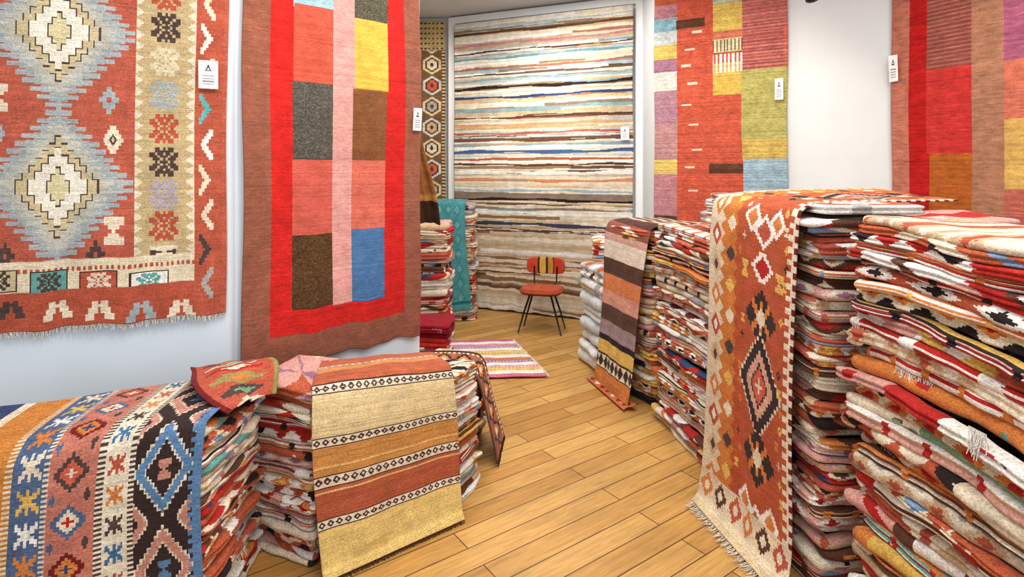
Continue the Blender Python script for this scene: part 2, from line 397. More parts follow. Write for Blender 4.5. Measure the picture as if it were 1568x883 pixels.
for (x,y,cc,bm) in [(173,155,BG,CROSS),(180,215,CREAM,STEP),(182,352,CREAM,HOUR),(155,388,DK,CROSS),(18,392,DK,CROSS),(-25,170,CREAM,STEP),(5,150,CREAM,HOUR),(2,205,BG,CROSS)]:
    g.st(x,y,30,42,bm,cc)
g.st(180,215,12,18,DIA,DK)
g.box(212,-200,302,412,CREAM)
TANB=col(194,170,124)
xa,_=g.sz(212,200);xb,_=g.sz(302,200)
tooth=(np.floor(np.abs(((c.Y/.05)%1)-.5)*2*4)/4)*.036
c.m((c.X>xa+.002+tooth)&(c.X<xb-.002-tooth)&(c.Y>g.sz(250,408)[1]),TANB)
for y,cc in [(-3,BRICK),(45,DK),(95,col(216,204,168)),(148,BG),(198,BRICK),(248,DK),(297,col(172,162,180)),(345,BRICK)]:
    g.st(257,y,44,44,ROS2,cc)
g.box(237,374,275,394,DK);g.st(257,384,40,20,HOUR,CREAM)
g.box(303,-260,345,520,col(188,88,66))
CH=["XX.....","XXX....",".XXX...","..XXX..","...XXX.","..XXX..",".XXX...","XXX....","XX....."]
for i,(y,cc) in enumerate([(10,CREAM),(62,WHITE),(115,CREAM),(168,col(90,180,180)),(222,WHITE),(275,CREAM),(328,CREAM),(380,DK),(430,GREY)]):
    g.st(320,y,22,46,CH if i%2 else [r[::-1] for r in CH],cc)
g.box(-400,404,302,452,col(224,210,178))
g.c.m((c.Y<g.sz(150,405)[1])&(c.Y>g.sz(150,411)[1])&(c.X<xb)&((c.X/.02)%1<.5),BRICK)
for x,cc,bc in [(-75,BRICK,CREAM),(8,KH,DK),(85,TEAL,DK),(160,BRICK,CREAM),(235,WHITE,TEAL)]:
    g.box(x-29,412,x+29,446,col(70,50,45));g.box(x-27,414,x+27,444,cc)
    g.st(x,429,36,28,ROS2,bc if bc!=cc else DK)
g.box(-400,452,302,520,col(186,84,62))
VV=["XXX...XXX","XXX...XXX",".XXX.XXX.",".XXX.XXX.","..XXXXX..","..XX.XX.."][::-1]
for x,cc in [(-110,CREAM),(-40,KH),(28,DK),(98,CREAM),(162,CREAM),(224,BG),(284,CREAM)]:
    g.st(x,472,44,28,VV,cc)
g.c.m((c.Y<g.sz(150,494)[1]),col(204,184,156))
c.noise(.09,3)
g.build('medallion_kilim_wall_rug',fringe=(.028,col(228,222,208)),seed=2,slant=-.012)
def tag(rug,px,py,w,h,off=.05):
    x,z,ww,hh=rug.ctr(px,py,w,h);t=Cv(x-ww/2,x+ww/2,z-hh/2,z+hh/2,min(ww,hh)/24,col(240,240,236))
    t.poly([(x-ww*.17,z+hh*.12),(x+ww*.17,z+hh*.12),(x,z+hh*.36)],col(60,60,60))
    t.poly([(x-ww*.08,z+hh*.16),(x+ww*.08,z+hh*.16),(x,z+hh*.27)],col(240,240,236))
    for k in range(4): t.rect(x-ww*.3,x+ww*.3,z-hh*(.02+.1*k),z-hh*(.05+.1*k),col(130,130,130))
    S,Z=np.meshgrid(np.linspace(t.x0,t.x1,t.nx+1),np.linspace(t.y0,t.y1,t.ny+1))
    P=rug.pos(S,Z,off+.006*np.sin((Z-z)/hh*2));return sheet('price_tag',t,P,PAPER,.001)
tag(g,320,117,30,42)

# ------------------------------------------------------------------ rug 2 : patchwork banner
W2a=(-1.312,2.715);W2b=(-.56,3.375)
g=WallRug(W2a,W2b,.0,.99,.635,3.2,.006,col(146,80,60))
s0,_=g.sz(370,300);s1,_=g.sz(640,300)
g=WallRug(W2a,W2b,s0,s1,.635,3.2,.005,col(150,88,68))
REDP=col(212,38,34)
g.box(413,-800,616,497,REDP)
c=g.c
g.box(447,-800,587,461,REDP)
PB=[(447,-800,512,18,col(150,190,205)),(449,12,512,129,col(204,84,64)),(447,128,510,244,col(88,84,76)),(445,244,508,360,col(208,90,76)),(445,358,508,468,col(88,62,38)),
 (508,-800,540,464,col(218,152,144)),(540,-800,592,36,col(88,84,68)),(540,34,590,140,col(224,176,68)),(538,139,588,246,col(132,82,50)),(538,245,588,350,col(216,104,86)),(538,349,587,457,col(74,116,168))]
pr=np.random.default_rng(4)
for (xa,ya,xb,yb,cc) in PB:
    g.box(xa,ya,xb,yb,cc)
    if sum(cc)<.30:
        a,_=g.sz(xa,ya);b,_=g.sz(xb,yb);_,z1=g.sz((xa+xb)/2,ya);_,z0=g.sz((xa+xb)/2,yb)
        mk=(c.X>a)&(c.X<b)&(c.Y>z0)&(c.Y<z1);q=mk&(pr.random(mk.shape)<.22);c.a[q]*=1.7;q=mk&(pr.random(mk.shape)<.2);c.a[q]*=.6
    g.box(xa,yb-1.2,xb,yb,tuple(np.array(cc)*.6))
c.noise(.12,5,4)
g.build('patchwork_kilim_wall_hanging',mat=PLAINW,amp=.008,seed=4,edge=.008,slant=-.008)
tag(g,631,184,13,34,.06)

# ------------------------------------------------------------------ back striped rug
B0=(-.755,6.80);B1=(1.275,5.94)
g=WallRug(B0,B1,.095,2.20,.02,3.33,.016,CREAM,.0065)
c=g.c;r=np.random.default_rng(12)
strp=[CREAM,CREAM,col(216,200,168),col(228,218,196),TAN,CREAM,col(150,122,92),col(104,80,66),col(176,186,184),col(130,158,172),col(180,110,92),col(208,168,112),col(228,222,208),CREAM,col(196,182,156),WHITE,col(140,120,102)]
low=[CREAM,col(146,110,78),CREAM,TAN,col(112,80,56),col(226,216,196),col(198,168,124),col(208,194,168),WHITE,CREAM]
row=0
while row<c.ny:
    z=.02+row*(3.31/c.ny);hgt=int(r.integers(1,6));pal=low if z<1.1 else strp
    base=pal[int(r.integers(len(pal)))];
    ph=r.uniform(0,6,3);x=np.arange(c.nx)
    wob=(.6*np.sin(x*.05+ph[0])+.4*np.sin(x*.13+ph[1])+(.8 if z<1 else .25)*np.sin(x*.21+ph[2]))
    seg=np.zeros(c.nx,int);a=0
    alt=pal[int(r.integers(len(pal)))]
    while a<c.nx:
        L=int(r.integers(20,110));seg[a:a+L]=int(r.random()<.35);a+=L
    for xx in range(c.nx):
        o=int(round(wob[xx]));a=max(0,row+o);c.a[a:max(a,min(c.ny,row+hgt+o+3)),xx]=alt if seg[xx] else base
    row+=hgt
def band(py,h,cc,amp=1.0):
    x=np.arange(c.nx);_,z=g.sz(830,py);o=z+.007*amp*np.sin(x*.06+py)+.004*np.sin(x*.17+py*2);hh=h/2*(.95+.35*np.sin(x*.11+py))
    c.m(np.abs(c.Y-o[None,:])<hh[None,:],cc)
for py,h,cc in [(44,.02,BROWN),(62,.026,col(196,128,134)),(74,.016,BROWN),(84,.022,col(110,156,162)),(100,.022,col(176,104,84)),(118,.022,col(136,164,174)),(131,.030,BLACK),(146,.024,NAVY),(152,.03,col(218,186,130)),(165,.03,col(130,166,166)),(178,.018,BROWN),(190,.03,col(210,152,108)),(203,.02,col(180,90,78)),(214,.028,col(122,78,62)),(224,.024,WHITE),(232,.034,col(72,98,144)),(243,.02,RUST),(252,.02,BROWN),(264,.034,WHITE),(276,.03,col(216,138,96)),(292,.022,col(154,178,190)),(306,.026,BLACK),(316,.034,CREAM),(326,.034,WHITE),(344,.034,col(60,70,96)),(352,.016,BROWN),(366,.034,CREAM)]: band(py,h,cc)
c.noise(.10,7,5)
g.build('striped_wool_wall_rug',amp=.004,seed=5,off=.04)
tag(g,959,205,13,20,.07)

# ------------------------------------------------------------------ narrow hexagon rug, rear left
g=WallRug((-1.6,6.885),(-.79,6.85),-.2,.80,1.0,3.40,.010,col(120,88,62))
c=g.c
for i,cxs in enumerate((-.12,.14,.40,.64)):
    for j in range(8):
        z=1.25+j*.25+(.125 if i%2 else 0)
        hx=lambda w,h,cc:c.poly([(cxs-w,z-h*.45),(cxs,z-h),(cxs+w,z-h*.45),(cxs+w,z+h*.45),(cxs,z+h),(cxs-w,z+h*.45)],cc)
        hx(.112,.12,col(222,200,150) if (i+j)%2 else col(208,206,192));hx(.078,.09,BROWN);hx(.062,.07,[CREAM,TAN,GREY,CORAL][(i*2+j)%4])
        c.dia(cxs,z,.03,.045,BROWN,3)
c.rect(.755,.80,0,4,col(212,186,124));c.m((c.X>.755)&((c.Y/.04)%1<.4),BROWN);c.rect(-.2,.8,3.05,3.4,col(196,168,108))
c.m((c.Y>3.05)&((c.Y/.06)%1<.3)&((c.X/.05)%1<.5),BROWN)
c.rect(-.2,.8,1.0,1.2,col(206,176,130))
c.noise(.12,8);g.build('hexagon_pattern_wall_rug',amp=.003,seed=1)

# ------------------------------------------------------------------ rug 3 : patchwork on right wall
W3a=(1.37,5.45);W3b=(3.02,4.50)
g=WallRug(W3a,W3b,0,1,1,3.3,.01,RED)
s0,_=g.sz(1003,200);s1,_=g.sz(1206,200)
g=WallRug(W3a,W3b,s0,s1,.9,3.3,.008,col(204,86,62))
c=g.c
for (xa,ya,xb,yb,cc) in [(1000,-60,1038,12,RUST),(1000,10,1038,30,col(180,116,122)),(1000,30,1038,50,col(130,170,180)),(1000,50,1038,70,col(190,196,192)),(1000,70,1038,92,col(218,184,92)),(1000,92,1038,112,MAUVE),(1000,112,1038,140,col(224,212,196)),(1000,140,1038,190,col(176,126,138)),(1000,190,1038,245,col(190,136,132)),(1000,245,1038,266,col(220,186,96)),(1000,266,1038,330,col(186,124,128)),(1000,330,1038,345,BROWN),
 (1092,-60,1137,8,col(180,190,160)),(1092,5,1137,48,col(216,180,84)),(1092,48,1137,62,col(200,110,82)),(1092,60,1137,80,col(214,200,156)),(1092,80,1137,98,RUST),(1092,96,1137,146,col(214,174,76)),(1087,250,1138,265,BROWN),
 (1137,-60,1206,30,col(190,92,84)),(1137,30,1200,106,col(168,80,72)),(1135,106,1206,214,col(178,168,92)),(1137,213,1206,243,col(206,172,84)),(1139,243,1206,292,col(152,180,194)),(1139,292,1206,340,CREAM)]:
    g.box(xa,ya,xb,yb,cc)
g.box(1037,30,1080,44,BROWN)
for y in (48,75,100,127,160,190,228,255,290): g.box(1045+(y*7)%20,y,1060+(y*7)%20,y+3,CREAM)
xa=g.sz(1092,100)[0];xb=g.sz(1137,100)[0]
c.m((c.X>xa)&(c.X<xb)&(c.Y<g.sz(1110,62)[1])&(c.Y>g.sz(1110,80)[1])&((c.X/.03)%1<.3),BROWN)
c.m((c.X>xa)&(c.X<xb)&(c.Y<g.sz(1110,84)[1])&(c.Y>g.sz(1110,112)[1])&((c.X/.035)%1<.55),WHITE)
xm=g.sz(1137,50)[0]
c.m((c.X>xm)&(c.Y>g.sz(1160,106)[1])&((c.Y/.028)%1<.3),col(198,118,108))
c.noise(.18,9,3)
g.build('multicolor_patchwork_wall_rug',mat=PLAINW,seed=7,amp=.006)
tag(g,1194,138,13,32,.07)

# ------------------------------------------------------------------ rug 4 : patchwork at right
W4a=(3.02,4.50);W4b=(4.9,.6)
g=WallRug(W4a,W4b,0,1,1,3.3,.01,RED)
s0,_=g.sz(1369,200);s1,_=g.sz(1690,200)
g=WallRug(W4a,W4b,s0,s1,1.0,3.35,.010,col(194,112,90))
c=g.c
g.box(1395,-200,1700,500,col(194,32,30))
for (xa,ya,xb,yb,cc) in [(1421,-200,1490,104,col(154,78,66)),(1423,104,1492,234,col(210,54,50)),(1427,234,1497,400,col(184,94,36)),(1490,-200,1543,400,col(180,122,92)),(1541,-200,1620,88,col(176,92,120)),(1541,88,1620,180,col(216,112,86)),(1541,180,1620,290,col(218,170,88)),(1541,290,1620,400,col(200,104,86))]:
    g.box(xa,ya,xb,yb,cc)
xq=g.sz(1421,50)[0];xw=g.sz(1490,50)[0]
c.m((c.X>xq)&(c.X<xw)&(c.Y>g.sz(1455,104)[1])&((c.Y/.03)%1<.3),col(178,110,96))
c.noise(.14,10,4)
g.build('red_patchwork_wall_rug',mat=PLAINW,seed=9,amp=.007)
tag(g,1376,106,14,40,.07)

# ------------------------------------------------------------------ stacks
stack('folded_rug_stack',[(-2.0,1.62),(-1.03,1.90),(-1.06,2.41),(-2.05,1.96)],0,.73,.029,1,cell=.012)
stack('folded_rug_stack',[(-1.15,2.47),(-.79,2.28),(-.82,2.74),(-1.10,2.83)],0,.70,.031,2,jit=.014,cell=.011,pals=[0,10,3,9,2,13,5,16,12,1])
stack('folded_rug_stack',[(-.755,2.34),(-.27,2.735),(-.16,2.98),(-.66,3.03)],0,.625,.031,3,cell=.012)
stack('folded_rug_stack',[(-.55,3.12),(-.20,3.12),(-.17,3.5),(-.48,3.62)],0,.49,.034,4)
stack('folded_rug_stack',[(-1.05,4.45),(-.5,4.42),(-.5,4.85),(-1.05,4.85)],0,.40,.045,5,pals=[0,10],cell=.02,solid={7:col(140,26,40),8:col(160,30,44),6:col(130,22,34)})
stack('folded_rug_stack',[(-1.3,5.05),(-.57,5.05),(-.57,5.6),(-1.3,5.6)],0,1.12,.045,6,cell=.02,pals=[2,15,0,6,19,14],solid={11:CREAM,12:WHITE,13:col(222,214,198)})
stack('folded_rug_stack',[(-.90,6.1),(-.40,6.1),(-.40,6.5),(-.90,6.62)],0,1.23,.042,7,cell=.02,pals=[13,15,6,7,1])
stack('folded_rug_stack',[(.72,5.1),(1.3,4.95),(1.35,5.35),(.80,5.5)],0,.98,.042,8,cell=.02)
stack('folded_rug_stack',[(.55,4.86),(.68,4.42),(1.3,4.6),(1.2,4.92)],0,.82,.100,9,cell=.018,pals=[8,8,7],bulge=2.6,jit=.02,fr=0,solid={0:WHITE,1:col(236,232,226),2:col(226,222,216),4:col(236,234,228),5:col(226,226,224),3:col(216,222,226)})
stack('folded_rug_stack',[(.73,4.32),(.94,3.86),(1.65,4.0),(1.55,4.42)],0,1.20,.035,10,pals=[13,14,15,9,5,1,18])
stack('folded_rug_stack',[(.93,3.74),(1.06,3.04),(1.98,3.1),(1.9,3.78)],0,1.25,.031,11,jit=.015,cell=.011,pals=[13,13,14,14,5,8,9,15,3,12,1,6,16,0,2])
stack('folded_rug_stack',[(1.14,3.40),(1.16,3.05),(1.9,3.1),(1.9,3.45)],1.262,1.47,.045,12,pals=[13,8,7])
stack('folded_rug_stack',[(1.01,2.80),(1.13,2.41),(2.0,2.5),(1.95,2.98)],0,1.42,.040,13)
stack('folded_rug_stack',[(1.135,2.36),(1.145,2.13),(1.95,2.18),(1.95,2.44)],0,1.42,.034,14,jit=.015,cell=.010,pals=[0,2,5,8,14,15,13,6,16,12,9,19])
stack('folded_rug_stack',[(1.225,2.03),(1.30,1.22),(2.2,1.2),(2.2,2.06)],0,1.425,.038,15,cell=.0085,jit=.020,lean=(-.03,0),wav=.014,pals=[1,3,4,9,11,12,13,6,3,9,13,2,12,14,15,16,16,17,18,10,19],out=1.3)

# ------------------------------------------------------------------ drape A (front left)
W=.92;Hh=1.22
c=Cv(0,W,0,Hh,.0040,col(208,128,54))
U=lambda f:f*W
c.rect(U(.0),U(.06),0,2,RED);c.rect(U(.1),U(.2),0,2,BRICK);c.rect(U(.22),U(.3),0,2,NAVY);c.rect(U(.3),U(.33),0,2,CREAM)
LB=col(84,104,140)
c.rect(U(.455),U(.555),0,2,LB)
for k in range(12):
    c.stamp(U(.505),.05+k*.105,.060,.080,ELI,[CREAM,YELLOW,WHITE,ORANGE][k%4])
c.rect(U(.555),U(.69),0,2,col(200,118,98))
for k in range(9):
    cy=.06+k*.15;c.dia(U(.622),cy,.050,.056,[DK,LB,MAROON][k%3],5);c.dia(U(.622),cy,.034,.038,[CORAL,CREAM,ORANGE][k%3],4);c.stamp(U(.622),cy,.030,.030,PLUS,[CREAM,RED,NAVY][k%3])
    c.dia(U(.575),cy+.075,.012,.02,LB,2);c.dia(U(.67),cy+.075,.012,.02,DK,2)
c.rect(U(.69),U(.80),0,2,col(230,216,190))
c.m((c.X>U(.69))&(c.X<U(.712))&((c.Y/.016)%1<.5),DK);c.m((c.X>U(.782))&(c.X<U(.80))&((c.Y/.016)%1<.5),DK)
c.m((c.X>U(.545))&(c.X<U(.56))&((c.Y/.016)%1<.5),CREAM);c.m((c.X>U(.435))&(c.X<U(.458))&((c.Y/.016)%1<.5),CREAM)
for k in range(13):
    c.stamp(U(.747),.04+k*.095,.044,.062,ELI,[col(70,114,158),BRICK,ORANGE,DK][k%4])
DKB=col(62,48,46)
BLU=col(92,132,176);SAL=col(204,136,118)
bx0,bx1=U(.80),U(.975)
c.rect(bx0,bx1+.02,0,2,DKB)
x0_=U(.887)
clipb=(c.X>bx0)
keep=c.a.copy()
for k in range(5):
    cy=-.10+k*.33
    for s_ in (-1,1):
        c.dia(x0_+s_*.085,cy+.165,.050,.085,CREAM,7);c.dia(x0_+s_*.085,cy+.165,.043,.076,SAL,7);c.dia(x0_+s_*.085,cy+.165,.020,.036,DKB,3)
    c.dia(x0_,cy,.086,.150,CREAM,9);c.dia(x0_,cy,.080,.140,BLU if k%2==0 else SAL,9)
    c.dia(x0_,cy,.055,.095,CREAM,7);c.dia(x0_,cy,.050,.088,DKB,7)
    c.stamp(x0_,cy,.036,.06,HOUR,SAL if k%2==0 else BLU)
c.a[~clipb]=keep[~clipb]
c.rect(U(.975),U(1.1),0,2,BLU);c.m((c.X>U(.962))&(c.X<U(.975))&((c.Y/.03)%1<.5),BLU)
c.noise(.10,21,5)
drape('geometric_kilim_runner',c,[(-2.02,1.90,.752),(-1.95,1.64,.752),(-1.93,1.59,.735),(-1.93,1.57,.3),(-1.93,1.55,.02)],
      [(-1.06,2.34,.755),(-1.03,1.95,.758),(-1.015,1.885,.745),(-1.01,1.86,.3),(-1.0,1.83,.02)],seed=1,rip=.008)
c=Cv(0,.34,0,.4,.005,BRICK)
for k in range(6): c.dia(.17,.03+k*.075,.13,.04,[DK,CREAM,RED,OLIVE][k%4],5);c.dia(.17,.03+k*.075,.07,.02,[ORANGE,GREEN,CREAM][k%3],3)
c.rect(0,.02,0,1,MAROON);c.rect(.32,.34,0,1,OLIVE);c.noise(.1,2)
drape('folded_kilim',c,[(-1.30,2.30,.79),(-1.22,2.14,.81),(-1.12,2.03,.80),(-1.0,2.00,.745)],[(-1.10,2.48,.77),(-1.01,2.43,.79),(-.99,2.38,.78),(-.99,2.30,.70)],seed=3,rip=.008)

# ------------------------------------------------------------------ drape B (banded kilim)
c=Cv(0,.64,0,1.14,.0042,col(190,98,64))
def pband(y0,y1):
    c.rect(0,1,y0,y1,col(228,214,188));h=y1-y0;ym=(y0+y1)/2
    c.m((np.abs(c.Y-ym)/(h*.34)+np.abs(((c.X/.034)%1)-.5)/.46<1),col(84,52,44))
    c.m((np.abs(c.Y-ym)/(h*.13)+np.abs(((c.X/.034)%1)-.5)/.18<1),col(228,214,188))
    c.rect(0,1,y0,y0+.004,col(70,44,40));c.rect(0,1,y1-.004,y1,col(70,44,40))
for a,b,cc in [(0,.12,col(186,94,62)),(.15,.23,col(206,136,78)),(.23,.38,col(184,92,60)),(.41,.585,col(230,202,146)),(.62,.735,col(208,140,70)),(.785,.91,col(184,90,60)),(.95,1.14,col(228,192,110))]:
    c.rect(0,1,a,b,cc);
    rr=np.random.default_rng(int(a*100))
    for k in range(4):
        yy=rr.uniform(a,b-.006);c.rect(0,1,yy,yy+.004,tuple(np.array(cc)*.8))
for a,b in [(.12,.15),(.375,.412),(.58,.622),(.735,.785),(.91,.95)]: pband(a,b)
for a in (.70,.80): c.rect(0,1,a,a+.006,col(230,180,110))
c.noise(.09,22,7)
drape('banded_kilim_runner',c,[(-.90,2.66,.700),(-.83,2.36,.725),(-.80,2.275,.72),(-.775,2.245,.35),(-.76,2.22,.06),(-.735,2.19,.012)],
      [(-.42,2.98,.642),(-.32,2.74,.675),(-.285,2.67,.675),(-.265,2.665,.33),(-.24,2.65,.06),(-.21,2.60,.012)],seed=4,rip=.007,fringe=(.035,col(92,62,44)),freq=7)

c=Cv(0,.42,0,.95,.008,col(168,88,54))
for k in range(8):
    cy=.06+k*.13;c.dia(.21,cy,.15,.065,BLACK,5);c.dia(.21,cy,.10,.045,ORANGE,4);c.dia(.21,cy,.05,.022,CREAM,3)
c.rect(0,.04,0,1,BLACK);c.rect(.38,.42,0,1,BROWN);c.m((c.X<.07)&(c.X>.04)&((c.Y/.03)%1<.5),CREAM);c.noise(.1,3)
drape('diamond_kilim',c,[(-.57,3.44,.515),(-.24,3.42,.515),(-.165,3.42,.48),(-.12,3.42,.25),(-.05,3.42,.02)],
      [(-.57,3.12,.515),(-.25,3.11,.515),(-.185,3.09,.48),(-.14,3.09,.25),(-.08,3.07,.02)],seed=5,rip=.003,fringe=(.03,BLACK),edgew=.003)

# ------------------------------------------------------------------ drape C (tall ornate kilim)
Wd=.60;Lg=2.42
RST=col(188,84,50)
c=Cv(0,Wd,0,Lg,.0044,RST)
U=lambda f:f*Wd
c.rect(0,U(.24),0,Lg,col(222,202,168))
tz=np.abs(((c.Y/.07)%1)-.5)*2*.035
c.m((c.X>U(.20)+tz-.02)&(c.X<U(.38)),col(208,120,54));c.m((c.X>U(.34)+tz*.6-.01)&(c.X<U(.40)),RST)
for k in range(17):
    cy=.05+k*.145;c.dia(U(.11),cy,.045,.058,[ORANGE,BRICK,TAN][k%3],6);c.dia(U(.11),cy,.022,.028,[CREAM,WHITE,DK][k%3],4)
    c.dia(U(.29),cy+.07,.03,.042,[CREAM,DK,YELLOW][k%3],4)
rr=np.random.default_rng(3)
for k,(py,big) in enumerate([(.10,0),(.36,1),(.62,0),(.93,2),(1.14,3),(1.36,0),(1.655,1),(1.97,0),(2.2,2)]):
    cx=U(.66)
    if big==1:
        c.dia(cx,py,.160,.235,CREAM,11);c.dia(cx,py,.148,.22,DKB,9);c.dia(cx,py,.100,.155,col(222,164,140),7);c.dia(cx,py,.06,.10,DKB,5);c.dia(cx,py,.05,.085,CORAL,5);c.stamp(cx,py,.05,.07,PLUS,CREAM)
    elif big==0:
        c.dia(cx,py,.115,.125,DKB,7);c.stamp(cx,py,.12,.15,ELI,ORANGE);c.dia(cx,py,.035,.045,CREAM,3)
    elif big==2:
        for s_ in (-1,1): c.dia(cx+s_*.085,py,.060,.070,WHITE,6);c.dia(cx+s_*.085,py,.036,.042,ORANGE,4)
        c.dia(cx,py+.05,.075,.08,WHITE,6);c.dia(cx,py+.05,.048,.052,BRICK,4)
    else:
        c.stamp(cx,py,.15,.13,STEP,WHITE);c.dia(cx,py,.05,.05,RED,4)
        for s_ in (-1,1): c.stamp(cx+s_*.12,py+.03,.05,.08,HOUR,YELLOW)
for k in range(32):
    cy=.05+k*.075
    for s_ in (-1,1):
        if rr.random()<.75: c.stamp(U(.66)+s_*(.150+rr.uniform(-.025,.015)),cy,.028,.040,[HOUR,PLUS,CROSS][k%3],[YELLOW,CREAM,DKB,ORANGE,ORANGE][int(rr.integers(5))])
c.rect(U(.965),U(1.01),0,Lg,CREAM);c.m((c.X>U(.925))&(c.X<=U(.965))&((c.Y/.05)%1<.5),CREAM);c.m((c.X>U(.975))&((c.Y/.05)%1<.5),MAROON)
c.rect(0,Wd,Lg-.20,Lg,col(224,202,166))
for k in range(6): c.dia(.05+k*.1,Lg-.13,.045,.06,[ORANGE,BROWN,BRICK][k%3],4);c.dia(.05+k*.1,Lg-.13,.02,.03,CREAM,3)
c.rect(0,Wd,Lg-.03,Lg,col(220,192,146))
c.noise(.09,23,5)
drape('ornate_kilim_runner',c,[(1.88,3.02,1.50),(1.3,2.90,1.49),(1.06,2.82,1.475),(.985,2.79,1.44),(.965,2.775,.8),(.955,2.77,.22),(.93,2.76,.05),(.87,2.74,.012)],
      [(1.90,2.42,1.46),(1.3,2.32,1.46),(1.16,2.24,1.455),(1.11,2.20,1.42),(1.10,2.19,.8),(1.095,2.19,.22),(1.07,2.17,.05),(.99,2.12,.012)],seed=6,rip=.006,fringe=(.05,col(234,228,214)),freq=8)
stack('folded_rug_stack',[(1.17,2.34),(1.18,2.14),(1.6,2.16),(1.6,2.38)],1.435,1.47,.03,33,pals=[8,5])
frt=bpy.data.objects.new('rug_tassel_fringe',None);SCN.collection.objects.link(frt)
mkfringe(frt,np.array([(1.205,1.50,.93),(1.208,1.45,.93)]),np.array([-.12,0,-1.0]),.07,WHITE,2,spacing=.002)

# ------------------------------------------------------------------ drape I (striped, mid right)
c=Cv(0,.50,0,1.65,.007,BROWN)
bands=[(0,.30,col(120,76,62)),(.30,.40,col(84,56,48)),(.40,.49,col(148,80,68)),(.49,.545,col(208,158,138)),(.545,.68,col(228,208,186)),(.68,.71,BROWN),(.71,.80,col(92,62,52)),(.80,.92,col(220,124,72)),(.92,1.03,col(216,148,126)),(1.03,1.15,col(96,66,52)),(1.15,1.26,col(160,132,136)),(1.26,1.30,BLACK),(1.30,1.40,YELLOW),(1.40,1.52,col(70,52,46)),(1.52,1.65,ORANGE)]
for a,b,cc in bands: c.rect(0,1,a,b,cc)
c.m((c.Y>1.41)&(c.Y<1.51)&(np.abs(((c.X/.06)%1)-.5)*2<np.abs(((c.Y-1.41)/.10)-.5)*2),CREAM)
c.m((c.Y>.0)&(c.Y<.3)&((c.Y/.08)%1<.3),CREAM)
c.noise(.1,24)
drape('striped_kilim_runner',c,[(1.15,4.42,1.225),(.80,4.34,1.225),(.715,4.31,1.19),(.70,4.30,.7),(.665,4.30,.2),(.63,4.30,.012)],
      [(1.30,3.95,1.225),(.99,3.87,1.225),(.925,3.845,1.19),(.875,3.84,.7),(.81,3.83,.2),(.77,3.82,.012)],seed=7,rip=.005)
c=Cv(0,.56,0,.16,.008,col(200,98,60))
for k in range(7): c.dia(.04+k*.08,.08,.03,.05,[BROWN,CREAM,MAROON][k%3],3)
drape('floor_kilim_end',c,[(.63,4.34,.03),(.57,4.38,.012)],[(.83,3.80,.04),(.74,3.78,.012)],rip=.001)

# ------------------------------------------------------------------ turquoise runner
c=Cv(0,.38,0,1.60,.008,col(76,152,154))
for k in range(9):
    cy=.1+k*.17;
    for s_ in (.09,.19,.29): c.dia(s_,cy,.05,.08,col(64,138,144),5);c.dia(s_,cy,.03,.05,col(98,172,172),4)
c.rect(0,1,1.5,1.53,col(40,110,120));c.noise(.08,6)
drape('turquoise_runner',c,[(-.86,6.42,1.275),(-.86,6.12,1.275),(-.86,6.05,1.25),(-.85,6.03,.6),(-.84,6.0,.10)],
      [(-.50,6.40,1.275),(-.50,6.12,1.275),(-.50,6.06,1.25),(-.47,6.04,.6),(-.44,6.02,.14)],seed=8,rip=.005,fringe=(.04,WHITE))

# ------------------------------------------------------------------ brown rug hanging from a peg behind the left wall
c=Cv(0,.5,0,.75,.012,col(166,104,54))
c.rect(0,.5,.60,.75,col(70,46,32));c.rect(0,.5,.56,.60,col(196,134,70))
c.noise(.12,8)
hb=drape('hanging_brown_rug',c,[(-.80,3.60,2.02),(-.83,3.72,1.7),(-.86,3.80,1.28)],[(-.625,3.60,2.0),(-.545,3.74,1.7),(-.49,3.86,1.25)],rip=.012,seed=2,freq=16)
box('wall_peg',-.82,-.60,3.47,3.62,2.0,2.025,BLK)

# ------------------------------------------------------------------ flat striped rug on floor
c=Cv(0,.72,0,1.0,.008,WHITE)
pl=[col(206,96,134),WHITE,col(222,134,164),col(182,128,170),WHITE,col(232,184,84),col(234,198,120),WHITE,col(214,116,72),col(164,118,158),WHITE,col(226,150,130),col(238,202,96),WHITE,col(214,102,128)]
for i in range(15):
    c.rect(0,1,i/15,(i+1)/15,pl[i]);c.m((c.Y>i/15+.025)&(c.Y<i/15+.04)&((c.X/.03)%1<.5),WHITE if i%2 else pl[(i+3)%15])
c.noise(.06,9)
ny,nx=c.ny,c.nx;t=np.linspace(0,1,ny+1)[:,None,None];u=np.linspace(0,1,nx+1)[None,:,None]
TL,TR,BR,BL=[np.array(p) for p in [(-.62,5.30,.014),(0.0,5.36,.014),(.275,4.40,.014),(-.42,4.36,.014)]]
P=(TL*(1-u)+TR*u)*(1-t)+(BL*(1-u)+BR*u)*t
P[...,2]+=.002*np.sin(P[...,0]*20+P[...,1]*13)
fr_=sheet('striped_floor_rug',c,P,WOOL,.006)
mkfringe(fr_,P[:,-1],np.array([1.0,.1,0]),.025,WHITE,3)

# ------------------------------------------------------------------ chair
ch=bpy.data.objects.new('side_chair',None);SCN.collection.objects.link(ch)
cx,cy,sz=.300,5.70,.415
def sup(r0,ex,n=48):
    t=np.arange(n)*2*math.pi/n;return np.stack([np.sign(np.cos(t))*np.abs(np.cos(t))**ex*r0,np.sign(np.sin(t))*np.abs(np.sin(t))**ex*r0],-1)
rot=math.radians(-14);Rm=np.array([[math.cos(rot),-math.sin(rot)],[math.sin(rot),math.cos(rot)]])
rings=[];n=48
for rr_,z in [(.02,sz-.028),(.185,sz-.028),(.2,sz-.015),(.205,sz),(.2,sz+.014),(.18,sz+.024),(.1,sz+.02),(.01,sz+.018)]:
    p=sup(rr_,.62)*np.array([1.06,.95]);p=p@Rm.T;rings.append(np.c_[p[:,0]+cx,p[:,1]+cy,np.full(n,z)])
R=np.array(rings);idx=np.arange(len(R)*n).reshape(len(R),n)
